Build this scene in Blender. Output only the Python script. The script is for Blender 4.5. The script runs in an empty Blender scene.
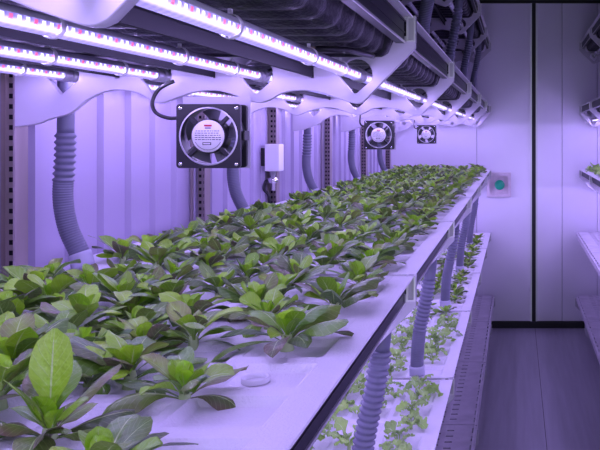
import bpy, bmesh, math, random
from mathutils import Vector, Matrix, Quaternion
PI = math.pi
SC = bpy.context.scene
COL = SC.collection
CH = 1.47                       # camera height above the floor
R = random.Random(11)

# ------------------------------------------------------------------ materials
def mat(name, col, rough=.5, metal=0., spec=.5, bump=0., bscale=60., var=0., vscale=6., vstretch=(1, 1, 1), coat=0.):
    m = bpy.data.materials.new(name); m.use_nodes = True
    nt = m.node_tree; b = nt.nodes['Principled BSDF']
    b.inputs['Base Color'].default_value = (*col, 1)
    b.inputs['Roughness'].default_value = rough
    b.inputs['Metallic'].default_value = metal
    b.inputs['Specular IOR Level'].default_value = spec
    b.inputs['Coat Weight'].default_value = coat
    tc = nt.nodes.new('ShaderNodeTexCoord')
    if var:
        mp = nt.nodes.new('ShaderNodeMapping'); mp.inputs['Scale'].default_value = vstretch
        nt.links.new(tc.outputs['Object'], mp.inputs[0])
        n = nt.nodes.new('ShaderNodeTexNoise'); n.inputs['Scale'].default_value = vscale; n.inputs['Detail'].default_value = 4
        nt.links.new(mp.outputs[0], n.inputs['Vector'])
        r = nt.nodes.new('ShaderNodeValToRGB')
        r.color_ramp.elements[0].position = .3; r.color_ramp.elements[1].position = .7
        r.color_ramp.elements[0].color = (*[c * (1 - var) for c in col], 1)
        r.color_ramp.elements[1].color = (*[min(1, c * (1 + var)) for c in col], 1)
        nt.links.new(n.outputs[0], r.inputs[0]); nt.links.new(r.outputs[0], b.inputs['Base Color'])
    if bump:
        n2 = nt.nodes.new('ShaderNodeTexNoise'); n2.inputs['Scale'].default_value = bscale; n2.inputs['Detail'].default_value = 3
        nt.links.new(tc.outputs['Object'], n2.inputs['Vector'])
        bp = nt.nodes.new('ShaderNodeBump'); bp.inputs['Strength'].default_value = bump; bp.inputs['Distance'].default_value = .01
        nt.links.new(n2.outputs[0], bp.inputs['Height']); nt.links.new(bp.outputs[0], b.inputs['Normal'])
    return m

M = {
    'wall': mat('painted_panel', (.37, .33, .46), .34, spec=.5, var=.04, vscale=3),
    'back': mat('lacquered_steel', (.80, .77, .88), .24, spec=.6, var=.03, vscale=2),
    'seal': mat('black_rubber', (.01, .01, .012), .6),
    'edge': mat('aluminium_edge', (.62, .62, .66), .35, metal=.8),
    'floor': mat('floor_steel', (.42, .41, .46), .30, spec=.5, var=.10, vscale=5, vstretch=(7, .35, 1)),
    'ceil': mat('ceiling_panel', (.45, .45, .5), .5),
    'bracket': mat('white_plastic_sheet', (.50, .475, .55), .32, var=.04, vscale=9),
    'board': mat('white_foam_board', (.80, .79, .83), .38, bump=.35, bscale=330, var=.03, vscale=14),
    'tub': mat('black_ribbed_plastic', (.018, .018, .024), .42, spec=.35, bump=.3, bscale=180),
    'rail': mat('dark_rail', (.014, .014, .02), .38, metal=0., spec=.2, var=.25, vscale=9, vstretch=(4, .4, 30)),
    'railedge': mat('rail_edge', (.62, .6, .66), .3, metal=.7),
    'bar': mat('support_bar', (.014, .014, .018), .6, spec=.15),
    'upright': mat('steel_upright', (.36, .30, .30), .35, metal=.3, var=.1, vscale=8, vstretch=(3, 3, .4)),
    'hose': mat('grey_hose', (.13, .135, .19), .42, var=.1, vscale=20),
    'socket': mat('hose_socket', (.42, .42, .52), .4),
    'lid': mat('slotted_cover', (.66, .62, .70), .40, var=.14, vscale=12, bump=.1, bscale=90),
    'black': mat('black_plastic', (.015, .015, .018), .35),
    'blade': mat('grey_blade', (.10, .10, .12), .4),
    'label': mat('paper_label', (.80, .78, .82), .5),
    'ink': mat('black_ink', (.02, .02, .03), .6),
    'red': mat('red_ink', (.55, .03, .06), .6),
    'steel': mat('bright_steel', (.75, .75, .78), .22, metal=1.),
    'green': mat('green_knob', (.0, .42, .20), .3, coat=.4),
    'mauve': mat('grey_button_box', (.66, .58, .62), .5, var=.1, vscale=30),
    'white': mat('white_box', (.8, .8, .82), .4),
    'tan': mat('tan_connector', (.42, .30, .16), .5),
    'stem': mat('pale_stem', (.40, .55, .22), .45),
    'hole': mat('net_cup', (.72, .71, .76), .5),
}

def tube_material(name, on):
    m = bpy.data.materials.new(name); m.use_nodes = True
    nt = m.node_tree; b = nt.nodes['Principled BSDF']; L = nt.links
    b.inputs['Base Color'].default_value = (.55, .55, .62, 1); b.inputs['Roughness'].default_value = .18
    if not on: return m
    tc = nt.nodes.new('ShaderNodeTexCoord'); sp = nt.nodes.new('ShaderNodeSeparateXYZ')
    L.new(tc.outputs['Object'], sp.inputs[0])
    def math_(op, a, b_=None, c=None):
        n = nt.nodes.new('ShaderNodeMath'); n.operation = op
        for i, v in enumerate((a, b_, c)):
            if v is None: continue
            if isinstance(v, (int, float)): n.inputs[i].default_value = v
            else: L.new(v, n.inputs[i])
        return n.outputs[0]
    ang = math_('ARCTAN2', sp.outputs[0], math_('MULTIPLY', sp.outputs[2], -1.))     # 0 = straight down, + towards the aisle
    aa = math_('ABSOLUTE', ang)
    band = math_('SUBTRACT', 1., math_('SMOOTH_MIN', math_('DIVIDE', math_('ABSOLUTE', math_('SUBTRACT', aa, 1.0)), .45), 1., .15))
    band = math_('MAXIMUM', band, 0.)
    pitch = math_('FRACT', math_('MULTIPLY', sp.outputs[1], 1 / .0125))
    dot = math_('MULTIPLY', math_('LESS_THAN', math_('ABSOLUTE', math_('SUBTRACT', pitch, .5)), .24),
                math_('LESS_THAN', math_('ABSOLUTE', math_('SUBTRACT', aa, 1.42)), .22))
    cell = math_('FLOOR', math_('MULTIPLY', sp.outputs[1], 1 / .0125))
    kind = math_('FRACT', math_('MULTIPLY', cell, .3333))
    stripe = math_('MULTIPLY', math_('LESS_THAN', pitch, .5), .5)
    lit = math_('LESS_THAN', aa, 1.75)
    def mix(f, a, b_):
        n = nt.nodes.new('ShaderNodeMix'); n.data_type = 'RGBA'
        if isinstance(f, float): n.inputs[0].default_value = f
        else: L.new(f, n.inputs[0])
        for i, v in ((6, a), (7, b_)):
            if isinstance(v, tuple): n.inputs[i].default_value = (*v, 1)
            else: L.new(v, n.inputs[i])
        return n.outputs[2]
    base = mix(stripe, (.11, .08, .38), (.28, .22, .62))
    c = mix(band, base, (.85, .75, 1.5))
    dcol = mix(math_('GREATER_THAN', kind, .2), (.03, .04, .6), (.6, .03, .14))
    dcol = mix(math_('GREATER_THAN', kind, .6), dcol, (1., .95, 1.5))
    c = mix(dot, c, dcol)
    L.new(c, b.inputs['Emission Color']); L.new(math_('MULTIPLY', lit, 1.), b.inputs['Emission Strength'])
    m.cycles.emission_sampling = 'NONE'
    return m
M['tube_on'] = tube_material('lit_led_tube', True)
M['tube_off'] = tube_material('unlit_led_tube', False)

def leaf_material(name, dark, light, purple, rib):
    m = bpy.data.materials.new(name); m.use_nodes = True
    nt = m.node_tree; b = nt.nodes['Principled BSDF']; L = nt.links
    at = nt.nodes.new('ShaderNodeAttribute'); at.attribute_name = 'tone'
    sp = nt.nodes.new('ShaderNodeSeparateColor'); L.new(at.outputs['Color'], sp.inputs[0])
    uv = nt.nodes.new('ShaderNodeUVMap'); uv.uv_map = 'leaf'
    su = nt.nodes.new('ShaderNodeSeparateXYZ'); L.new(uv.outputs[0], su.inputs[0])
    tc = nt.nodes.new('ShaderNodeTexCoord')
    def math_(op, a, b_=None):
        n = nt.nodes.new('ShaderNodeMath'); n.operation = op
        for i, v in enumerate((a, b_)):
            if v is None: continue
            if isinstance(v, (int, float)): n.inputs[i].default_value = v
            else: L.new(v, n.inputs[i])
        n.use_clamp = op in ('MULTIPLY', 'ADD') and False
        return n.outputs[0]
    def mix(f, a, b_):
        n = nt.nodes.new('ShaderNodeMix'); n.data_type = 'RGBA'; L.new(f, n.inputs[0])
        for i, v in ((6, a), (7, b_)):
            if isinstance(v, tuple): n.inputs[i].default_value = (*v, 1)
            else: L.new(v, n.inputs[i])
        return n.outputs[2]
    noise = nt.nodes.new('ShaderNodeTexNoise'); noise.inputs['Scale'].default_value = 55; noise.inputs['Detail'].default_value = 3
    L.new(tc.outputs['Object'], noise.inputs['Vector'])
    off = math_('ABSOLUTE', math_('SUBTRACT', su.outputs[0], .5))
    c = mix(sp.outputs[1], dark, light)
    pm = math_('MULTIPLY', sp.outputs[0], math_('ADD', math_('MULTIPLY', off, .9), math_('MULTIPLY', noise.outputs[0], .9)))
    pm = math_('MINIMUM', pm, 1.)
    c = mix(pm, c, purple)
    v = math_('FRACT', math_('SUBTRACT', math_('MULTIPLY', su.outputs[1], 9.), math_('MULTIPLY', off, 5.)))
    vein = math_('LESS_THAN', math_('ABSOLUTE', math_('SUBTRACT', v, .5)), .06)
    vein = math_('MULTIPLY', vein, .2)
    ribm = math_('LESS_THAN', off, math_('MULTIPLY', math_('SUBTRACT', 1.15, su.outputs[1]), .04))
    ribm = math_('MULTIPLY', ribm, .85)
    c = mix(math_('MAXIMUM', vein, ribm), c, rib)
    L.new(c, b.inputs['Base Color'])
    b.inputs['Roughness'].default_value = .30
    b.inputs['Specular IOR Level'].default_value = .75
    bp = nt.nodes.new('ShaderNodeBump'); bp.inputs['Strength'].default_value = .85; bp.inputs['Distance'].default_value = .006
    h = math_('ADD', math_('MULTIPLY', noise.outputs[0], .8), math_('MULTIPLY', math_('MAXIMUM', vein, ribm), -.7))
    L.new(h, bp.inputs['Height']); L.new(bp.outputs[0], b.inputs['Normal'])
    tr = nt.nodes.new('ShaderNodeBsdfTranslucent'); L.new(c, tr.inputs[0])
    ms = nt.nodes.new('ShaderNodeMixShader'); ms.inputs[0].default_value = .17
    out = nt.nodes['Material Output']
    L.new(b.outputs[0], ms.inputs[1]); L.new(tr.outputs[0], ms.inputs[2]); L.new(ms.outputs[0], out.inputs[0])
    return m
M['leaf'] = leaf_material('lettuce_leaf', (.04, .15, .022), (.42, .80, .025), (.20, .12, .095), (.58, .76, .30))
M['frill'] = leaf_material('frilly_leaf', (.20, .42, .07), (.50, .82, .16), (.30, .45, .10), (.70, .85, .45))

# ------------------------------------------------------------------ mesh helpers
class MB:
    def __init__(s): s.v = []; s.f = []; s.mi = []; s.sm = []
    def add(s, vs, fs, mi=0, sm=False):
        o = len(s.v); s.v += [tuple(p) for p in vs]
        for f in fs: s.f.append(tuple(i + o for i in f)); s.mi.append(mi); s.sm.append(sm)
    def box(s, x0, x1, y0, y1, z0, z1, mi=0):
        s.add([(x0, y0, z0), (x1, y0, z0), (x1, y1, z0), (x0, y1, z0), (x0, y0, z1), (x1, y0, z1), (x1, y1, z1), (x0, y1, z1)],
              [(0, 3, 2, 1), (4, 5, 6, 7), (0, 1, 5, 4), (1, 2, 6, 5), (2, 3, 7, 6), (3, 0, 4, 7)], mi)
    def tube(s, pts, rad, n=10, mi=0, caps=True):
        pts = [Vector(p) for p in pts]; rings = []
        up = None
        for i, p in enumerate(pts):
            t = (pts[min(i + 1, len(pts) - 1)] - pts[max(i - 1, 0)]).normalized()
            if up is None:
                up = t.orthogonal().normalized()
            up = (up - t * up.dot(t)).normalized()
            sd = t.cross(up)
            r = rad(i) if callable(rad) else rad
            rings.append([p + up * (r * math.cos(2 * PI * k / n)) + sd * (r * math.sin(2 * PI * k / n)) for k in range(n)])
        vs = [q for r_ in rings for q in r_]
        fs = [(i * n + k, i * n + (k + 1) % n, (i + 1) * n + (k + 1) % n, (i + 1) * n + k) for i in range(len(pts) - 1) for k in range(n)]
        if caps:
            fs.append(tuple(range(n))[::-1]); fs.append(tuple((len(pts) - 1) * n + k for k in range(n)))
        s.add(vs, fs, mi, True)
    def lathe(s, prof, axis='Y', c=(0, 0, 0), n=24, mi=0):
        vs = []
        for (r, h) in prof:
            for k in range(n):
                a = 2 * PI * k / n; ca, sa = r * math.cos(a), r * math.sin(a)
                vs.append((c[0] + ca, c[1] + h, c[2] + sa) if axis == 'Y' else (c[0] + ca, c[1] + sa, c[2] + h))
        fs = [(i * n + k, i * n + (k + 1) % n, (i + 1) * n + (k + 1) % n, (i + 1) * n + k) for i in range(len(prof) - 1) for k in range(n)]
        s.add(vs, fs, mi, True)
    def mesh(s, name, mats, bevel=0.):
        me = bpy.data.meshes.new(name); me.from_pydata(s.v, [], s.f)
        for m in (mats if isinstance(mats, (list, tuple)) else [mats]): me.materials.append(m)
        me.polygons.foreach_set('material_index', s.mi); me.polygons.foreach_set('use_smooth', s.sm)
        bm = bmesh.new(); bm.from_mesh(me)
        if bevel:
            bmesh.ops.bevel(bm, geom=[e for e in bm.edges if e.calc_face_angle(0) > .7], offset=bevel, segments=2, affect='EDGES', profile=.6)
        bmesh.ops.recalc_face_normals(bm, faces=bm.faces)
        bm.to_mesh(me); bm.free(); me.update()
        return me

def link(name, me, parent=None, loc=(0, 0, 0), rot=(0, 0, 0)):
    o = bpy.data.objects.new(name, me); COL.objects.link(o)
    o.location = loc; o.rotation_euler = rot
    if parent: o.parent = parent
    return o
def tag(o, label, cat, group=None, kind=None):
    if label: o['label'] = label
    if cat: o['category'] = cat
    if group: o['group'] = group
    if kind: o['kind'] = kind
    return o
def thing(name, loc, label, cat, group=None, rz=0):
    o = bpy.data.objects.new(name, None); COL.objects.link(o); o.empty_display_size = .02
    o.location = loc; o.rotation_euler = (0, 0, rz)
    return tag(o, label, cat, group)
def copy_tree(o, loc=None, rz=None):
    c = o.copy(); COL.objects.link(c)
    for ch in list(o.children):
        d = ch.copy(); COL.objects.link(d); d.parent = c
        for g in list(ch.children):
            e = g.copy(); COL.objects.link(e); e.parent = d
    if loc is not None: c.location = loc; c.scale = (1, 1, 1)
    if rz is not None: c.rotation_euler = (0, 0, rz)
    return c
def structure(name, mb, m, bevel=0., parent=None, label=None):
    o = link(name, mb.mesh(name, m, bevel), parent)
    if not parent: o['kind'] = 'structure'
    if label: o['label'] = label
    return o
def plate(name, outline, holes, thick, m, bevel=.0):
    """flat sheet in the xz plane with holes, real thickness along y"""
    cu = bpy.data.curves.new(name, 'CURVE'); cu.dimensions = '2D'; cu.fill_mode = 'BOTH'; cu.extrude = thick / 2
    if bevel: cu.bevel_depth = bevel; cu.bevel_resolution = 1; cu.offset = -bevel
    for pts in [outline] + holes:
        s = cu.splines.new('POLY'); s.points.add(len(pts) - 1); s.use_cyclic_u = True
        for p, q in zip(s.points, pts): p.co = (q[0], q[1], 0, 1)
    o = bpy.data.objects.new('tmp', cu); COL.objects.link(o)
    me = bpy.data.meshes.new_from_object(o.evaluated_get(bpy.context.evaluated_depsgraph_get()))
    bpy.data.objects.remove(o); bpy.data.curves.remove(cu)
    me.transform(Matrix.Rotation(PI / 2, 4, 'X')); me.name = name
    me.materials.clear(); me.materials.append(m)
    return me
def circle(cx, cz, r, n=28): return [(cx + r * math.cos(2 * PI * k / n), cz + r * math.sin(2 * PI * k / n)) for k in range(n)]
def smooth_path(pts, n=8):
    P = [Vector(p) for p in pts]; out = []
    for i in range(len(P) - 1):
        a, b, c, d = P[max(i - 1, 0)], P[i], P[i + 1], P[min(i + 2, len(P) - 1)]
        for k in range(n):
            t = k / n
            out.append(.5 * ((2 * b) + (c - a) * t + (2 * a - 5 * b + 4 * c - d) * t * t + (3 * b - a - 3 * c + d) * t ** 3))
    out.append(P[-1]); return out
ORD = ['nearest', 'second', 'third', 'fourth', 'fifth', 'sixth', 'seventh', 'eighth', 'ninth', 'tenth']
NTH = ['first', 'second', 'third', 'fourth', 'fifth', 'sixth', 'seventh', 'eighth', 'ninth', 'tenth', 'eleventh', 'twelfth']

# ------------------------------------------------------------------ room
XL, XR, YB, YF, ZC = -.985, 1.275, 5.80, -1.1, 2.50
CX = .145                                     # middle of the aisle
b = MB(); b.box(XL - .1, CX - .0015, YF, YB + .1, -.1, 0); b.box(CX + .0015, XR + .1, YF, YB + .1, -.1, 0)
b.box(CX - .0015, CX + .0015, YF, YB + .1, -.1, -.003, 1)
structure('floor', b, [M['floor'], M['seal']])
b = MB(); b.box(XL - .1, XR + .1, YF, YB + .1, ZC, ZC + .1); structure('ceiling', b, M['ceil'])
def ribbed_wall(name, x, sgn):
    b = MB(); b.box(min(x, x + sgn * .1), max(x, x + sgn * .1), YF, YB + .1, 0, ZC)
    y = YF + .07
    while y < YB - .05:                       # raised vertical ribs of the cladding
        x0, x1 = sorted((x + sgn * .001, x - sgn * .007))
        b.add([(x, y, 0), (x - sgn * .012, y + .008, 0), (x - sgn * .012, y + .034, 0), (x, y + .042, 0),
               (x, y, ZC), (x - sgn * .012, y + .008, ZC), (x - sgn * .012, y + .034, ZC), (x, y + .042, ZC)],
              [(0, 1, 5, 4), (1, 2, 6, 5), (2, 3, 7, 6)])
        y += .128
    return structure(name, b, M['wall'])
ribbed_wall('wall_left', XL, -1); ribbed_wall('wall_right', XR, 1)
DX0, DX1, DZ = CX - .42, CX + .42, 2.02                       # doorway added out of view behind the camera, to let in soft daylight
b = MB(); b.box(XL - .1, DX0, YF - .1, YF, 0, ZC); b.box(DX1, XR + .1, YF - .1, YF, 0, ZC); b.box(DX0, DX1, YF - .1, YF, DZ, ZC); structure('wall_front', b, M['wall'])
pd = bpy.data.lights.new('added_doorway_portal', 'AREA'); pd.shape = 'RECTANGLE'; pd.size = DX1 - DX0; pd.size_y = DZ; pd.cycles.is_portal = True
po = bpy.data.objects.new('added_doorway_portal', pd); COL.objects.link(po); po.location = (CX, YF - .05, DZ / 2); po.rotation_euler = (PI / 2, 0, 0)
b = MB(); b.box(XL - .1, XR + .1, YB + .03, YB + .13, 0, ZC); structure('wall_back', b, M['seal'])
GX = .136
def leaf_door(name, xs, trimx, label):
    b = MB()
    for x0, x1 in zip(xs[:-1], xs[1:]): b.box(x0 + .0015, x1 - .0015, YB, YB + .03, .05, ZC - .025)
    d = structure(name, b, M['back'], .002)
    t = MB(); t.box(trimx - .006, trimx + .006, YB - .008, YB + .001, .05, ZC - .025)
    for k in range(9): t.lathe([(0, -.002), (.004, -.002), (.004, .003)], 'Y', (trimx, YB - .008, .2 + .27 * k), 10)
    e = link('edge_trim', t.mesh('edge_trim', M['edge']), d); e['label'] = 'thin aluminium edge strip'
    d['label'] = label
    return d
leaf_door('door_1', [XL, -.30, GX - .014], GX - .021, 'left half of the pale back wall, left of the black vertical seal')
leaf_door('door_2', [GX + .014, .352, .620, .90, XR], GX + .021, 'right half of the pale back wall, right of the black vertical seal')
b = MB(); b.box(GX - .013, GX + .013, YB - .004, YB + .03, .05, ZC - .025); structure('trim_1', b, M['seal'], label='black rubber seal running up the middle of the back wall')
b = MB(); b.box(XL, XR, YB - .02, YB + .03, 0, .048); structure('baseboard_back', b, M['seal'], .004)
b = MB(); b.box(XL, XR, YB - .004, YB + .03, ZC - .024, ZC); structure('trim_2', b, M['seal'])

# green release knob in its square box on the back wall
t = thing('door_release_button', (-.130, YB, CH - .378), 'round green push knob in a square grey box on the back wall', 'button')
h = .092
link('housing', plate('housing', [(-h, -h), (h, -h), (h, h), (-h, h)], [[(-.068, -.068), (.068, -.068), (.068, .068), (-.068, .068)]], .03, M['mauve'], .002), t, (0, -.017, 0))
b = MB(); b.box(-.070, .070, -.006, -.001, -.070, .070); link('back_plate', b.mesh('back_plate', M['mauve']), t)
b = MB(); b.lathe([(.030, -.006), (.030, -.022), (.024, -.024), (.012, -.024), (.012, -.045)], 'Y', (-.004, 0, 0)); link('collar', b.mesh('collar', M['black']), t)
b = MB(); b.lathe([(.0, -.068), (.016, -.067), (.030, -.062), (.037, -.054), (.038, -.048), (.034, -.043), (.0, -.043)], 'Y', (.006, 0, 0), 28)
k = link('knob', b.mesh('knob', M['green']), t); k['label'] = 'green knob'
for sx in (-1, 1):
    for sz in (-1, 1):
        b = MB(); b.lathe([(0, -.034), (.006, -.034), (.006, -.031)], 'Y', (sx * .08, 0, sz * .08), 10)
        link('screw', b.mesh('screw', M['steel']), t)

# ------------------------------------------------------------------ racks
YK = [-.10, .54, 1.42, 2.30, 3.18, 4.06, 4.94, 5.74]         # bracket planes
NM = 7
TIERS = {'cover': .255, 'lower': CH - .737, 'upper': CH - .262, 'overhead': CH + .22, 'top': CH + .70}
TX = [-.297, -.482, -.671, -.843]                            # LED tubes
SLOT = [-.381, -.564, -.742]
lower_edge = [(-.284, -.158), (-.299, -.162), (-.329, -.153), (-.363, -.141), (-.398, -.137), (-.432, -.141), (-.460, -.155), (-.482, -.160),
              (-.516, -.149), (-.553, -.138), (-.591, -.139), (-.628, -.149), (-.656, -.160), (-.673, -.158), (-.703, -.142), (-.74, -.136),
              (-.768, -.140), (-.796, -.153), (-.83, -.179), (-.867, -.190), (-.89, -.199), (-.933, -.205)]
le = [tuple(p)[:2] for p in smooth_path([(x, z, 0) for x, z in lower_edge], 4)]
outline = [(-.203, 0), (-.187, 0), (-.187, -.058)] + le + [(-.933, 0), (-.918, 0), (-.918, -.034), (-.906, -.052), (-.890, -.0745),
           (-.250, -.0745), (-.238, -.068), (-.224, -.036), (-.203, -.036)]
def diamond(cx):
    r = .030; pts = []
    pts += [(cx - .006, -.1425), (cx + .0, -.1425)]
    for k in range(9):
        a = -.35 + (PI * .75 + .35) * k / 8
        pts.append((cx + r * math.cos(a), -.108 + r * math.sin(a)))
    pts.append((cx - .034, -.108))
    return pts
holes = [diamond(x) for x in TX] + [[(x - .004, -.114), (x + .004, -.114), (x + .004, -.092), (x - .004, -.092)] for x in SLOT]
ME_bracket = plate('bracket', outline, holes, .010, M['bracket'], .0012)
ME_end = plate('end_bracket', outline, [], .012, M['bracket'], .0012)
b = MB()                                                     # bright slotted clip at the aisle end of a bracket
b.box(-.2035, -.2005, -.011, .009, -.044, .001); b.box(-.190, -.1865, -.011, .009, -.044, .001); b.box(-.2035, -.1865, .006, .009, -.044, .001); b.box(-.2035, -.1865, -.011, .009, -.047, -.044)
ME_clip = b.mesh('rail_clip', M['railedge'])
def rail_mesh(L):
    b = MB(); y0, y1 = .012, L - .012
    b.box(-.2150, -.2070, y0, y1, -.050, -.004); b.box(-.2070, -.2045, y0, y1, -.050, -.0465, 1); b.box(-.2070, -.2055, y0, y1, -.031, -.0285)
    b.box(-.2070, -.2045, y0, y1, -.0105, -.0075); b.box(-.222, -.2150, y0, y1, -.050, -.047)
    return b.mesh('side_rail', [M['rail'], M['railedge']])
def bar_mesh(L):
    b = MB()
    for x in SLOT:
        pass
    b.box(-.003, .003, .0, L, -.112, -.094); b.box(-.012, .012, .006, L - .006, -.094, -.091)
    return b.mesh('support_bar', M['bar'])
def upright_mesh():
    b = MB(); H = ZC - .01
    b.box(-.981, -.936, .004, .008, 0, H); b.box(-.981, -.977, -.03, .004, 0, H); b.box(-.940, -.936, -.03, .004, 0, H)
    z = .06
    while z < H - .04:                                        # dark punched slots
        b.box(-.969, -.962, .0025, .0045, z, z + .009, 1); b.box(-.955, -.948, .0025, .0045, z, z + .009, 1); z += .02
    return b.mesh('upright', [M['upright'], M['bar']])
ME_up = upright_mesh()
MODL = sorted(set(round(YK[i + 1] - YK[i], 4) for i in range(NM)))
ME_rail = {L: rail_mesh(L) for L in MODL}; ME_bar = {L: bar_mesh(L) for L in MODL}
YU = [-.06, .60, 1.45, 2.32, 3.0, 3.86, 4.78, 5.68]
def tier_list(side): return ['cover', 'lower', 'upper', 'overhead', 'top']
def side_xf(o, side):
    """right rack is the left one turned about the aisle's middle"""
    if side == 'right': o.scale = (-1, 1, 1); o.location.x = 2 * CX
RACK = {}
for side in ('left', 'right'):
    r = thing('grow_rack', (0, 0, 0), 'long white-bracketed grow rack along the left wall' if side == 'left' else 'grow rack at the right edge with only its far end in view', 'rack')
    side_xf(r, side); RACK[side] = r
    for y in YU: link('upright', ME_up, r, (0, y, 0))
    for tn, z in TIERS.items():
        for i, y in enumerate(YK):
            if tn == 'cover' : 
                o = link('bracket', ME_bracket, r, (.03, y, z - .018)); continue
            o = link('bracket', ME_bracket if i != 1 else ME_end, r, (0, y - (0 if i != 1 else .004), z + (0 if i != 1 else .018)))
            if i == 1: o['label'] = 'solid bracket without lamp openings'; continue
            link('rail_clip', ME_clip, o)
        for i in range(NM):
            L = round(YK[i + 1] - YK[i], 4)
            if tn != 'cover':
                link('side_rail', ME_rail[L], r, (0, YK[i], z))
            if tn != 'cover':
                for x in SLOT: link('support_bar', ME_bar[L], r, (x, YK[i], z))

# ------------------------------------------------------------------ grow trays (white planting board over a black ribbed tub)
PX = [-.277 - .108 * j for j in range(6)]                     # planting columns
def site_y(j, L, n): 
    p = (L - .022) / n
    return [.011 + p * (i + (.60 if j % 2 == 0 else .40)) for i in range(n)]
def board_mesh(L, n):
    bm = bmesh.new()
    x0, x1, y0, y1 = -.925, -.1905, .009, L - .009
    edges = [x1, x1 - .030] ; 
    cols = [(px - .046, px + .050) for px in PX]
    xs = sorted(set([x0, x1] + [round(v, 5) for c in cols for v in c]))
    pits = []
    for a, c in zip(xs[:-1], xs[1:]):
        j = next((j for j, cc in enumerate(cols) if abs(cc[0] - a) < 1e-4 and abs(cc[1] - c) < 1e-4), None)
        ys = [y0, y1]
        if j is not None:
            for s in site_y(j, L, n): ys += [s - .041, s + .041]
        ys = sorted(ys)
        for k, (p, q) in enumerate(zip(ys[:-1], ys[1:])):
            f = bm.faces.new([bm.verts.new(v) for v in ((a, p, 0), (c, p, 0), (c, q, 0), (a, q, 0))])
            f.normal_update()
            if j is not None and k % 2 == 1: pits.append(f)
    bmesh.ops.inset_individual(bm, faces=pits, thickness=.009, depth=-.0085, use_even_offset=True)
    vs = [bm.verts.new(v) for v in ((x0, y0, 0), (x1, y0, 0), (x1, y1, 0), (x0, y1, 0))]
    ws = [bm.verts.new(v) for v in ((x0, y0, -.0035), (x1, y0, -.0035), (x1, y1, -.0035), (x0, y1, -.0035))]
    for k in range(4): bm.faces.new((vs[k], ws[k], ws[(k + 1) % 4], vs[(k + 1) % 4]))
    bmesh.ops.remove_doubles(bm, verts=bm.verts, dist=1e-5)
    bmesh.ops.recalc_face_normals(bm, faces=bm.faces)
    me = bpy.data.meshes.new('planting_board'); bm.to_mesh(me); bm.free(); me.materials.append(M['board'])
    return me
def cups_mesh(L, n, j):
    pass
def tub_mesh(L):
    b = MB(); y0, y1 = .011, L - .011
    ring = []; ys = []
    N = int((y1 - y0) / .009)
    for i in range(N + 1):
        y = y0 + (y1 - y0) * i / N; ys.append(y)
        d = .006 - .006 * max(-1, min(1, 1.6 * math.sin(2 * PI * (y - y0) / .078)))
        xa, xb = -.908, -.229
        ta = .013
        prof = [(xa + .0, -.009), (xa + .004, -.018), (xa + .004 + d, -.022), (xa + ta + d, -.058), (xa + ta + .008 + d, -.069 + d * .3), (xa + ta + .02 + d, -.0735 + d * .7),
                (xb - ta - .02 - d, -.0735 + d * .7), (xb - ta - .008 - d, -.069 + d * .3), (xb - ta - d, -.058), (xb - .004 - d, -.022), (xb - .004, -.018), (xb, -.009)]
        ring.append([(x, y, z) for x, z in prof])
    n = 12
    fs = [(i * n + k, i * n + k + 1, (i + 1) * n + k + 1, (i + 1) * n + k) for i in range(N) for k in range(n - 1)]
    fs += [tuple(range(n)), tuple(N * n + k for k in range(n))[::-1]]
    b.add([p for r in ring for p in r], fs, 0, True)
    return b.mesh('tub', M['tub'])
NS = 8
NSITE = {L: 8 if L > .85 else (7 if L > .7 else 5) for L in MODL}
ME_board = {L: board_mesh(L, NSITE[L]) for L in MODL}
ME_tub = {L: tub_mesh(L) for L in MODL}
# slotted dark cover
def cover_mesh(L):
    bm = bmesh.new(); y0, y1 = .004, L - .004
    colx = [(-.90, None), (-.78, None)]
    xs = [-.90, -.335, -.305, -.283, -.253, -.181, -.174, -.163]
    def strip(a, c, ys, skip):
        for k, (p, q) in enumerate(zip(ys[:-1], ys[1:])):
            if skip and k % 2 == 1: continue
            bm.faces.new([bm.verts.new(v) for v in ((a, p, 0), (c, p, 0), (c, q, 0), (a, q, 0))])
    for a, c in zip(xs[:-1], xs[1:]):
        ys = [y0]
        if abs(a + .335) < 1e-6 or abs(a + .283) < 1e-6:
            s = y0 + (.03 if abs(a + .335) < 1e-6 else .06)
            while s < y1 - .03: ys += [s, s + .013]; s += .058
            strip(a, c, ys + [y1], True)
        elif abs(a + .181) < 1e-6:
            s = y0 + .03
            while s < y1 - .06: ys += [s, s + .05]; s += .085
            strip(a, c, ys + [y1], True)
        else: strip(a, c, [y0, y1], False)
    for p, q in (((-.163, y0), (-.163, y1)), ((-.90, y1), (-.90, y0)), ((-.90, y0), (-.163, y0)), ((-.163, y1), (-.90, y1))):
        bm.faces.new([bm.verts.new(v) for v in ((*p, 0), (*p, -.03), (*q, -.03), (*q, 0))])
    bmesh.ops.remove_doubles(bm, verts=bm.verts, dist=1e-5)
    g = bmesh.ops.solidify(bm, geom=list(bm.faces), thickness=.003)
    bmesh.ops.recalc_face_normals(bm, faces=bm.faces)
    me = bpy.data.meshes.new('slotted_cover'); bm.to_mesh(me); bm.free(); me.materials.append(M['lid'])
    return me
def cover_tub(L):
    b = MB(); y0, y1 = .010, L - .010
    b.box(-.880, -.230, y0, y1, -.075, -.035)
    return b.mesh('tub', M['tub'], .006)
ME_cover = {L: cover_mesh(L) for L in MODL}; ME_ctub = {L: cover_tub(L) for L in MODL}
TIERWORD = {'lower': 'lower', 'upper': 'main upper', 'overhead': 'overhead', 'top': 'topmost'}
def covered(side, tn): return tn == 'cover' or (side == 'right' and tn == 'lower')
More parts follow.
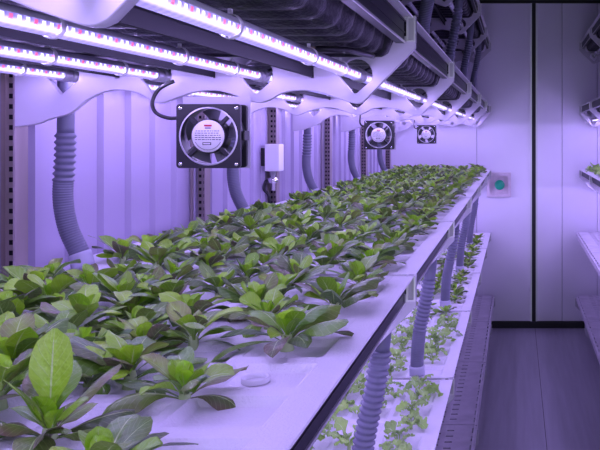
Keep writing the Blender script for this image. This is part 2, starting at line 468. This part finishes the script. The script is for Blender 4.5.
for side in ('left', 'right'):
    for tn, z in TIERS.items():
        for i in range(NM):
            L = round(YK[i + 1] - YK[i], 4)
            where = ('%s from the camera' % ORD[i - 1] if i > 1 else 'nearest the camera') if i else 'beside the camera'
            if covered(side, tn):
                lv = 'floor-level' if tn == 'cover' else 'mid-level'
                t = thing('covered_tray', (.0, YK[i], z), 'dark slotted cover tray %s on the %s %s tier' % (where, side, lv), 'tray', 'slotted tray covers on the %s rack %s tier' % (side, lv))
                link('slotted_cover', ME_cover[L], t); link('tub', ME_ctub[L], t)
            else:
                t = thing('grow_tray', (0, YK[i], z), 'white planting tray %s on the %s tier of the %s rack' % (where, TIERWORD[tn], side), 'tray', 'white trays on the %s rack %s tier' % (side, TIERWORD[tn]))
                link('planting_board', ME_board[L], t)
                q = link('tub', ME_tub[L], t); q['label'] = 'black ribbed plastic tub'
            if covered(side, tn): pass
            side_xf(t, side)

# ------------------------------------------------------------------ LED tubes
def tube_parts(L):
    y0, y1 = .030, L - .012
    b = MB(); b.tube([(0, y0, 0), (0, y1, 0)], .0112, 20)
    me = b.mesh('tube', M['tube_on'])
    me2 = me.copy(); me2.materials.clear(); me2.materials.append(M['tube_off'])
    h = MB()
    h.add([], [])
    cap = []
    for a, c in ((y0 - .012, y0 + .006), (y1 - .004, y1 + .020)):
        h = MB(); h.lathe([(0, a), (.0128, a), (.0135, a + .003), (.0135, c - .003), (.0128, c), (0, c)], 'Y', (0, 0, 0), 20)
        cap.append(h.mesh('end_cap', M['railedge']))
    g = MB()
    g.tube(smooth_path([(0, y1 + .018, 0), (.002, y1 + .036, .004), (.012, y1 + .05, .012), (.018, y1 + .062, .018), (.014, y1 + .085, .022)], 5), .0035, 7)
    cord = g.mesh('cord', M['black'])
    clip = []
    for yy in (y0 + .22, (y0 + y1) / 2 + .1, y1 - .12):
        r = MB(); r.lathe([(.0122, -.004), (.0134, -.003), (.0134, .003), (.0122, .004)], 'Y', (0, yy, 0), 18)
        r.box(-.002, .002, yy - .002, yy + .002, .0125, .018)
        clip.append(r.mesh('retaining_clip', M['white']))
    return me, me2, cap, cord, clip
ME_tube = {L: tube_parts(L) for L in MODL}
POWER = {'overhead': 1.05, 'lower': 0}
LIGHTC = (.485, .36, 1.0)
def lamp_data(L, p):
    d = bpy.data.lights.new('led_glow', 'AREA'); d.shape = 'RECTANGLE'; d.size = .0045; d.size_y = L - .06
    d.energy = p; d.color = LIGHTC; d.spread = PI
    return d
LAMP = {}
for side in ('left', 'right'):
    for tn in ('upper', 'overhead', 'top'):
        on = tn != 'top'
        for i in range(NM):
            L = round(YK[i + 1] - YK[i], 4); me, me2, cap, cord, clip = ME_tube[L]
            for j, x in enumerate(TX):
                col = ['aisle-side', 'second', 'third', 'wall-side'][j]
                where = '%s section' % ORD[i - 1] if i else 'section beside the camera'
                lv = {'upper': 'under the main trays', 'overhead': 'under the overhead trays', 'top': 'under the topmost trays'}[tn]
                t = thing('led_tube', (x, YK[i], TIERS[tn] - .1070), '%s LED tube, %s row, %s %s, %s rack' % ('lit' if on else 'unlit', col, lv, where, side), 'lamp',
                          'LED tubes %s of the %s rack' % (lv, side))
                if side == 'right': t.location.x = 2 * CX - x
                link('tube', me if on else me2, t); link('cord', cord, t)
                for q in cap: link('end_cap', q, t)
                for q in clip: link('retaining_clip', q, t)
                if on:
                    key = (L, tn)
                    if key not in LAMP: LAMP[key] = lamp_data(L, (.62 if tn == 'overhead' else .52) * L / .88)
                    for sg in (-1, 1):                        # the two rows of diodes, aimed down and to either side
                        lo = bpy.data.objects.new('led_glow', LAMP[key]); COL.objects.link(lo); lo.parent = t
                        a = sg * 1.08; lo.location = (.0119 * math.sin(a), L / 2 + .009, -.0119 * math.cos(a)); lo.rotation_euler = (0, -a, 0)

# ------------------------------------------------------------------ hoses
def hose_parts(pts, r, frac, n=14):
    P = smooth_path(pts, 24)
    # resample by arc length
    seg = [0.]
    for a, c in zip(P[:-1], P[1:]): seg.append(seg[-1] + (c - a).length)
    T = seg[-1]
    def at(s):
        s = max(0, min(T, s)); i = 0
        while i < len(seg) - 2 and seg[i + 1] < s: i += 1
        u = (s - seg[i]) / max(1e-9, seg[i + 1] - seg[i]); return P[i].lerp(P[i + 1], u)
    def part(a, c, step, fr):
        k = max(2, int((c - a) / step)); ss = [a + (c - a) * i / k for i in range(k + 1)]
        b = MB(); b.tube([at(s) for s in ss], lambda i: fr(ss[i]), n); return b
    a, c = frac[0] * T, frac[1] * T
    neck = part(0, a, .01, lambda s: r * .80)
    bel = part(a, c, .00275, lambda s: r * (.80 + .24 * (.5 + .5 * math.cos(2 * PI * (s - a) / .0125 + PI))))
    slv = part(c, T * .955, .0013, lambda s: r * (.94 + .03 * math.cos(2 * PI * s / .0052)))
    soc = part(T * .93, T, .006, lambda s: r * 1.10)
    return neck.mesh('neck', M['hose']), bel.mesh('bellows', M['hose']), slv.mesh('sleeve', M['hose']), soc.mesh('socket', M['socket'])
def hose(loc, parts, label, group):
    t = thing('drain_hose', loc, label, 'hose', group)
    for nme, me in zip(('neck', 'bellows', 'sleeve', 'socket'), parts): link(nme, me, t)
    return t
g = .002
wallh = [hose_parts([(0, 0, .406), (0, 0, .32), (-.002, 0, .22), (-.006, 0, .14), (.004, 0, .08), (.026, 0, .03), (.034, 0, g)], .0195, f) for f in ((.34, .57), (.30, .55))]
aisleh = [hose_parts([(.045, 0, .400), (.043, 0, .34), (.030, 0, .25), (.008, 0, .14), (0, 0, .05), (0, 0, g)], .0215, f) for f in ((.27, .66), (.16, .52), (.20, .70))]
HOSEPOS = {'upper': [], 'lower': []}
for k in range(2, 7):
    y = YK[k] + [0, 0, .08, .10, .06, .06, .05][k]
    hose((-.888, y, TIERS['upper']), wallh[k % 2], 'grey corrugated drain hose by the left wall, %s from the camera' % ORD[k - 2], 'wall side drain hoses')
    HOSEPOS['upper'].append((-.87, y))
for k in range(2, 7):
    y = YK[k] + [0, 0, .055, .03, .075, .045, .05][k]
    hose((-.303, y, TIERS['lower']), aisleh[k % 3], 'grey bellows drain hose standing on the lower trays, %s from the camera' % ORD[k - 2], 'aisle side drain hoses on the lower tier')
    HOSEPOS['lower'].append((-.30, y))
    hose((-.288, y, TIERS['overhead']), aisleh[(k + 1) % 3], 'shadowed corrugated hose rising above the overhead trays, %s from the camera' % ORD[k - 2], 'hoses above the overhead trays')
    hose((-.60, y + .1, TIERS['overhead']), aisleh[(k + 2) % 3], 'shadowed corrugated hose deep above the overhead trays, %s from the camera' % ORD[k - 2], 'inner hoses above the overhead trays')

# ------------------------------------------------------------------ fans
def make_fan(label):
    t = thing('axial_fan', (0, 0, 0), label, 'fan', 'square fans hung under the brackets')
    h = .0595
    sq = []
    for (sx, sz) in ((1, 1), (-1, 1), (-1, -1), (1, -1)):
        a0 = math.atan2(sz, sx) - PI / 4
        for k in range(5): sq.append((sx * (h - .006) + .006 * math.cos(a0 + k * PI / 8), sz * (h - .006) + .006 * math.sin(a0 + k * PI / 8)))
    def flange(y): return link('frame', plate('frame', sq, [circle(0, 0, .0545, 40)], .006, M['black'], .0008), t, (0, y, 0))
    f = flange(-.016); flange(.016)
    b = MB(); b.lathe([(.0545, -.019), (.0575, -.016), (.0575, .016), (.0545, .019), (.0535, .016), (.0530, -.010), (.0545, -.019)], 'Y', (0, 0, 0), 40)
    link('duct', b.mesh('duct', M['black']), t)
    b = MB(); b.lathe([(.0515, -.0196), (.0535, -.0202), (.0545, -.0192)], 'Y', (0, 0, 0), 40); o = link('rim', b.mesh('rim', M['edge']), t); o['label'] = 'pale inner rim'
    for q in range(4):
        a = PI / 4 + q * PI / 2; b = MB()
        d = Vector((math.cos(a), 0, math.sin(a))); s = Vector((-math.sin(a), 0, math.cos(a)))
        vs = []
        for rr, w in ((.024, .0042), (.070, .0026)):
            for yy in (-.0195, -.012):
                vs += [d * rr + s * w + Vector((0, yy, 0)), d * rr - s * w + Vector((0, yy, 0))]
        b.add(vs, [(0, 1, 5, 4), (2, 6, 7, 3), (0, 4, 6, 2), (1, 3, 7, 5), (0, 2, 3, 1), (4, 5, 7, 6)])
        link('strut', b.mesh('strut', M['black'], .0006), t)
    b = MB(); b.lathe([(0, -.0205), (.0305, -.0205), (.0325, -.018), (.0325, .012), (0, .012)], 'Y', (0, 0, 0), 36); hub = link('hub', b.mesh('hub', M['black']), t)
    b = MB(); b.lathe([(0, -.0212), (.0300, -.0212), (.0303, -.0204), (0, -.0204)], 'Y', (0, 0, 0), 40)
    lab = link('label_sticker', b.mesh('label_sticker', M['label']), hub); lab['label'] = 'round white rating sticker with red and black print'
    b = MB(); rr = random.Random(3)
    b.box(-.0070, .0070, -.0218, -.0211, .0178, .0212, 1)
    b.box(-.0055, .0055, -.0218, -.0211, .0140, .0158, 0)
    for z in (.0095, .0055, .0015, -.0025, -.0065):
        w = math.sqrt(max(0, .0245 ** 2 - z * z)); x = -w
        while x < w - .003:
            l = rr.uniform(.002, .006); b.box(x, min(x + l, w), -.0216, -.0211, z - .0006, z + .0007, 0); x += l + .0014
    b.box(-.010, .006, -.0216, -.0211, -.0165, -.0115, 0); b.box(-.0085, .0045, -.0217, -.0211, -.0150, -.0130, 2)
    for k in range(26):
        a = PI * 1.15 + PI * .7 * k / 25
        b.box(.0255 * math.cos(a) - .0006, .0255 * math.cos(a) + .0006, -.0216, -.0211, .0255 * math.sin(a) - .0007, .0255 * math.sin(a) + .0007, 0)
    link('print', b.mesh('print', [M['ink'], M['red'], M['label']]), hub)
    for q in range(5):
        b = MB(); vs = []; a0 = q * 2 * PI / 5 + .25
        nr, nc = 4, 4
        for i in range(nr):
            rad = .0315 + (.0515 - .0315) * i / (nr - 1); span = .74 + .12 * i / (nr - 1)
            for j in range(nc):
                u = j / (nc - 1); a = a0 + span * (u - .5) + .12 * i / (nr - 1)
                vs.append((rad * math.cos(a), -.008 + .020 * u - .003 * math.sin(PI * u), rad * math.sin(a)))
        n0 = len(vs); vs += [(x, y + .0012, z) for x, y, z in vs]
        fs = [(i * nc + j, i * nc + j + 1, (i + 1) * nc + j + 1, (i + 1) * nc + j) for i in range(nr - 1) for j in range(nc - 1)]
        fs += [tuple(n0 + k for k in f_)[::-1] for f_ in fs]
        b.add(vs, fs, 0, True); link('blade', b.mesh('blade', M['blade']), hub)
    for sx in (-1, 1):
        for sz in (-1, 1):
            b = MB(); b.lathe([(0, -.0208), (.0034, -.0206), (.0040, -.0190), (.004, -.0185)], 'Y', (sx * .0520, 0, sz * .0520), 12)
            link('screw', b.mesh('screw', M['steel']), t)
    b = MB(); b.box(.0595, .064, -.010, .014, -.008, .010); link('terminal_box', b.mesh('terminal_box', M['black'], .001), t)
    link('mounting_plate', plate('mounting_plate', [(-.0645, -.061), (.0645, -.061), (.0645, .075), (-.0645, .075)], [circle(0, 0, .0555, 36)], .003, M['bracket']), t, (0, .0212, 0))
    return t
fan = make_fan('largest square black fan, nearest the camera, with a round white sticker')
fan.location = (-.5555, 1.391, CH - .002); fan.scale = (.975,) * 3
f2 = copy_tree(fan, (-.566, 3.150, CH)); f2['label'] = 'middle square black fan hanging behind the nearest one'
f3 = copy_tree(fan, (-.578, 4.910, CH + .004)); f3['label'] = 'smallest square black fan, farthest away by the back wall'
b = MB(); b.tube(smooth_path([(-.072, 0, .103), (-.098, -.004, .088), (-.108, -.010, .064), (-.100, -.014, .044), (-.078, -.014, .034), (-.056, -.010, .034)], 6), .0036, 9)
link('power_cable', b.mesh('power_cable', M['black']), fan)
for f_ in (f2, f3):
    b = MB(); b.tube(smooth_path([(-.072, 0, .112), (-.078, -.004, .085), (-.079, -.010, .055), (-.072, -.012, .040), (-.056, -.010, .036)], 6), .0034, 8)
    link('power_cable', b.mesh('power_cable', M['black']), f_)

# dosing valve box on the third upright
t = thing('valve_box', (-.938, 2.95, CH - .090), 'small white control box with a valve under it on a steel upright', 'control box')
b = MB(); b.box(-.028, .028, -.03, .03, -.05, .055); link('case', b.mesh('case', M['white'], .004), t)
b = MB(); b.box(-.046, -.030, -.02, .02, -.030, .040); link('relay', b.mesh('relay', M['black'], .002), t)
b = MB(); b.lathe([(0, -.050), (.012, -.050), (.012, -.075), (.020, -.078), (.020, -.095), (.010, -.098), (.010, -.125), (0, -.125)], 'Z', (-.006, 0, 0), 14); link('valve', b.mesh('valve', M['steel']), t)
b = MB(); b.tube(smooth_path([(-.01, -.0, -.08), (-.03, -.01, -.09), (-.036, -.01, -.12), (-.02, 0, -.15), (-.018, 0, -.235)], 6), .006, 8); link('pipe', b.mesh('pipe', M['black']), t)
# tan wire connectors under the overhead trays
for (x, y, lab) in ((-.385, 1.20, 'tan wire connector beside the brightest near LED tube'),):
    t = thing('wire_connector', (-.335, 1.23, TIERS['overhead'] - .081), lab, 'connector')
    b = MB(); b.tube([(-.02, 0, 0), (.012, 0, 0)], .0042, 10); link('body', b.mesh('body', M['tan']), t)
    b = MB(); b.tube(smooth_path([(.012, 0, 0), (.03, 0, 0), (.06, .03, .001), (.08, .12, .001)], 6), .0055, 9); link('plug', b.mesh('plug', M['black']), t)

# ------------------------------------------------------------------ plants
def leaf_geo(acc, base, L, W, yaw, elev, bend, cup, twist, tone, purp, frill=0., nu=4, nv=9, rnd=R, pet=.30):
    """one spoon-shaped leaf appended to acc = (verts, faces, uvs, tones)"""
    v, f, uv, tn = acc; o = len(v)
    p = Vector((0, 0, 0)); el = elev
    ph = rnd.uniform(0, 6.28); wv = rnd.uniform(.03, .10)
    mid = []
    for i in range(nv + 1):
        t = i / nv
        mid.append((p.copy(), el))
        st = L / nv
        p = p + Vector((math.cos(el) * st, 0, math.sin(el) * st))
        el -= bend / nv * (.3 + 1.4 * t)
    for i in range(nv + 1):
        t = i / nv; q, e = mid[i]
        s = max(0, min(1, (t - pet * .55) / (.62 - pet * .55))); s = s * s * (3 - 2 * s)
        w = .12 + .88 * s
        if t > .64: w *= math.sqrt(max(0.0, 1 - ((t - .64) / .362) ** 2.3))
        w *= W / 2
        tw = twist * t
        if frill: w *= 1 + frill * .55 * math.sin(t * 26 + ph)
        nrm = Vector((-math.sin(e), 0, math.cos(e)))
        for j in range(nu + 1):
            a = 2 * j / nu - 1
            wav = wv * W * math.sin(ph + t * 7 + a * 1.3) * abs(a) * s
            if frill: wav += frill * W * .35 * math.sin(ph * 2 + t * 30 + a * 4.) * abs(a)
            side = a * w
            off = nrm * (cup * w * (a * a) + wav) + Vector((0, side * math.cos(tw), 0)) + nrm * (side * math.sin(tw))
            pt = q + off
            c, s_ = math.cos(yaw), math.sin(yaw)
            v.append((base[0] + pt.x * c - pt.y * s_, base[1] + pt.x * s_ + pt.y * c, base[2] + pt.z))
            uv.append((j / nu, t)); tn.append((purp, tone))
    for i in range(nv):
        for j in range(nu):
            k = o + i * (nu + 1) + j
            f.append((k, k + 1, k + nu + 2, k + nu + 1))
def foliage_mesh(acc, m):
    v, f, uv, tn = acc
    me = bpy.data.meshes.new('foliage'); me.from_pydata(v, [], f); me.materials.append(m)
    ul = me.uv_layers.new(name='leaf'); ca = me.color_attributes.new('tone', 'FLOAT_COLOR', 'POINT')
    for l in me.loops: ul.data[l.index].uv = uv[l.vertex_index]
    for i, (a, c) in enumerate(tn): ca.data[i].color = (a, c, 0, 1)
    me.polygons.foreach_set('use_smooth', [True] * len(me.polygons)); me.update()
    return me
def stem_mesh(h, r):
    b = MB(); b.lathe([(r * 1.25, -.003), (r, h * .4), (r * .8, h), (0, h * 1.05)], 'Z', (0, 0, 0), 10); return b.mesh('stem', M['stem'])
def lettuce_variant(seed, size=1., extra=None):
    rr = random.Random(seed); acc = ([], [], [], [])
    n_out = rr.choice((8, 9, 9, 10)); y0 = rr.uniform(0, 6.28)
    for k in range(n_out):                                   # spreading outer leaves
        L = rr.uniform(.060, .100) * size
        leaf_geo(acc, (0, 0, .005), L, L * rr.uniform(.29, .42), y0 + k * 2 * PI / n_out + rr.uniform(-.35, .35), rr.uniform(.25, .95), rr.uniform(.6, 1.9),
                 rr.uniform(-.75, .15), rr.uniform(-.7, .7), rr.uniform(.0, .45), rr.choice((.1, .2, .3, .5, .9)), rnd=rr)
    n_in = rr.choice((6, 7, 8)); y1 = rr.uniform(0, 6.28)
    for k in range(n_in):                                    # upright inner leaves
        L = rr.uniform(.045, .082) * size
        leaf_geo(acc, (0, 0, .010), L, L * rr.uniform(.34, .48), y1 + k * 2 * PI / n_in + rr.uniform(-.4, .4), rr.uniform(.6, 1.25), rr.uniform(.3, 1.5),
                 rr.uniform(-.5, .5), rr.uniform(-.7, .7), rr.uniform(.2, .95), rr.choice((0, 0, .1, .3, .8)), rnd=rr)
    for k in range(4):                                       # heart leaves
        L = rr.uniform(.028, .045) * size
        leaf_geo(acc, (0, 0, .012), L, L * .55, rr.uniform(0, 6.28), rr.uniform(.9, 1.5), .3, .5, 0, rr.uniform(.7, 1.), 0, rnd=rr)
    for e in (extra or []): leaf_geo(acc, (0, 0, .012), *e, rnd=rr)
    return foliage_mesh(acc, M['leaf']), stem_mesh(.016, .007)
def frill_variant(seed):
    rr = random.Random(seed); acc = ([], [], [], [])
    n = rr.choice((9, 10, 11, 12)); y0 = rr.uniform(0, 6.28)
    for k in range(n):
        L = rr.uniform(.032, .080)
        leaf_geo(acc, (0, 0, .006), L, L * rr.uniform(.34, .46), y0 + k * 2.4 + rr.uniform(-.3, .3), rr.uniform(.4, 1.3), rr.uniform(1.0, 2.6),
                 rr.uniform(-.5, .5), rr.uniform(-1., 1.), rr.uniform(.1, 1.), rr.uniform(0, .5), frill=.5, nu=6, nv=18, rnd=rr, pet=.66)
    return foliage_mesh(acc, M['frill']), stem_mesh(.012, .004)
LV = [lettuce_variant(s) for s in range(20, 32)]
FV = [frill_variant(s) for s in range(50, 58)]
plants = []                                                   # (x, y, tier, kind, side, row, variant, custom label)
def near_hose(tn, x, y): return any(math.hypot(x - a, y - c) < .062 for a, c in HOSEPOS.get(tn, []))
front = [(-.402, .655, 0, .95, 'big'), (-.330, .757, 1, .85, 'lettuce beside the empty planting hole in the front, with a leaf lying towards the aisle'),
         (-.412, .812, 2, .95, None), (-.315, .575, 3, .8, None), (-.405, .955, 4, .9, None), (-.288, .955, 5, 1.05, 'wide lettuce with broad dark leaves just behind the empty planting hole'),
         (-.520, 1.13, 6, .9, None), (-.600, 1.16, 7, 1., None), (-.718, 1.17, 8, 1., None), (-.579, 1.02, 9, 1., None), (-.665, .996, 10, .95, None),
         (-.564, .847, 11, .95, None), (-.500, .885, 1, .9, None), (-.510, .75, 6, .9, None), (-.72, 1.06, 2, .95, None), (-.49, .99, 3, .8, None), (-.62, .92, 8, .9, None),
         (-.272, 1.14, 0, 1., None), (-.385, 1.13, 10, .9, None), (-.60, .76, 2, .9, None), (-.49, .655, 8, .85, None), (-.83, 1.14, 5, 1., None), (-.27, 1.31, 3, .95, None), (-.45, .80, 4, .75, None), (-.56, .93, 7, .8, None), (-.455, 1.07, 9, .8, None), (-.665, 1.10, 1, .8, None),
         (-.55, 1.085, 4, .75, None), (-.345, 1.06, 8, .8, None), (-.38, 1.23, 2, .85, None), (-.56, .66, 9, .9, None), (-.77, 1.22, 6, .9, None), (-.45, .92, 6, .75, None)]
for x, y, vi, s, lab in front: plants.append(dict(x=x, y=y, tn='upper', kind='L', side='left', m=1, v=vi, s=s, lab=lab, row=None))
for m in range(1, 7):
    L = round(YK[m + 1] - YK[m], 4); n = NSITE[L]
    for j, px in enumerate(PX):
        for y in site_y(j, L, n):
            Y = YK[m] + y
            if Y > 1.20 and not near_hose('upper', px, Y) and R.random() < (.92 if Y > 1.45 else .9) and not (m == 1 and j == 0):
                plants.append(dict(x=px + R.uniform(-.012, .012), y=Y + R.uniform(-.012, .012), tn='upper', kind='L', side='left', m=m, v=R.randrange(12), s=R.uniform(.72, .92), lab=None, row=j))
            if m >= 2 and j < 4 and not near_hose('lower', px, Y) and R.random() < .88:
                k = 'F' if Y < 3.1 else 'L'
                plants.append(dict(x=px + R.uniform(-.012, .012), y=Y + R.uniform(-.01, .01), tn='lower', kind=k, side='left', m=m, v=R.randrange(12), s=R.uniform(.8, 1.1) if k == 'F' else R.uniform(.6, .8), lab=None, row=j))
            if m >= 5 and j < 2 and R.random() < .8:
                plants.append(dict(x=px, y=Y, tn='upper', kind='F', side='right', m=m, v=R.randrange(8), s=R.uniform(.9, 1.2), lab=None, row=j))
import collections
ROWN = ['aisle-side row', 'second row', 'third row', 'fourth row', 'fifth row', 'wall-side row']
for p in plants:
    if p['row'] is None: p['row'] = min(range(6), key=lambda j: abs(PX[j] - p['x']))
cnt = collections.Counter()
BIG = lettuce_variant(77, .95, [(.092, .037, 1.9, 1.45, .25, .18, -.15, .85, .1)])
PROTO = {}
for p in sorted(plants, key=lambda p: p['y']):
    key = (p['side'], p['tn'], p['m'], p['row']); k = cnt[key]; cnt[key] += 1
    if p['kind'] == 'L': me, st = LV[p['v'] % 12]
    else: me, st = FV[p['v'] % 8]
    if p['lab'] == 'big': me, st = BIG; p['lab'] = 'large lettuce with one tall upright green leaf, lower left corner of the picture'
    tray = ORD[p['m'] - 1]
    kindw = 'leafy lettuce' if p['kind'] == 'L' else 'pale frilly lettuce'
    lab = p['lab'] or '%s, %s in the %s, %s %s tray%s' % (kindw, NTH[k], ROWN[p['row']], tray, p['tn'], '' if p['side'] == 'left' else ', right rack')
    grp = 'lettuces on the %s tier of the %s rack' % ('main upper' if p['tn'] == 'upper' else 'lower', p['side'])
    X = p['x'] if p['side'] == 'left' else 2 * CX - p['x']
    t = thing('lettuce' if p['kind'] == 'L' else 'frilly_lettuce', (X, p['y'], TIERS[p['tn']] - .0055), lab, 'lettuce', grp, 0 if p['lab'] and 'upright' in p['lab'] else R.uniform(0, 6.28))
    t.scale = (p['s'],) * 3
    link('foliage', me, t); link('stem', st, t)
# empty planting cup near the front
b = MB(); b.lathe([(.0155, -.003), (.0155, .0020), (.0138, .0026), (.0125, .0016), (.0120, -.003)], 'Z', (0, 0, 0), 28)
b.add([(.0121 * math.cos(2 * PI * k / 28), .0121 * math.sin(2 * PI * k / 28), -.0028) for k in range(28)], [tuple(range(28))])
t = link('planting_cup', b.mesh('planting_cup', M['hole']), None, (-.285, .832, TIERS['upper'] - .0048))
tag(t, 'empty round planting cup in the white board near the front', 'planting cup')

# ------------------------------------------------------------------ camera, world, view
cam = bpy.data.cameras.new('camera'); co = bpy.data.objects.new('camera', cam); COL.objects.link(co)
co.location = (0, 0, CH); co.rotation_euler = (PI / 2, 0, 0)
cam.sensor_width = 36; cam.lens = 760 / 600 * 36; cam.shift_x = -.36; cam.shift_y = -.15; cam.clip_start = .02
SC.camera = co
w = bpy.data.worlds.new('world'); SC.world = w; w.use_nodes = True
w.node_tree.nodes['Background'].inputs[0].default_value = (.80, .84, 1., 1); w.node_tree.nodes['Background'].inputs[1].default_value = 2.
SC.view_settings.view_transform = 'Standard'; SC.view_settings.look = 'None'; SC.view_settings.exposure = .68; SC.view_settings.gamma = 1
SC.view_settings.use_curve_mapping = False
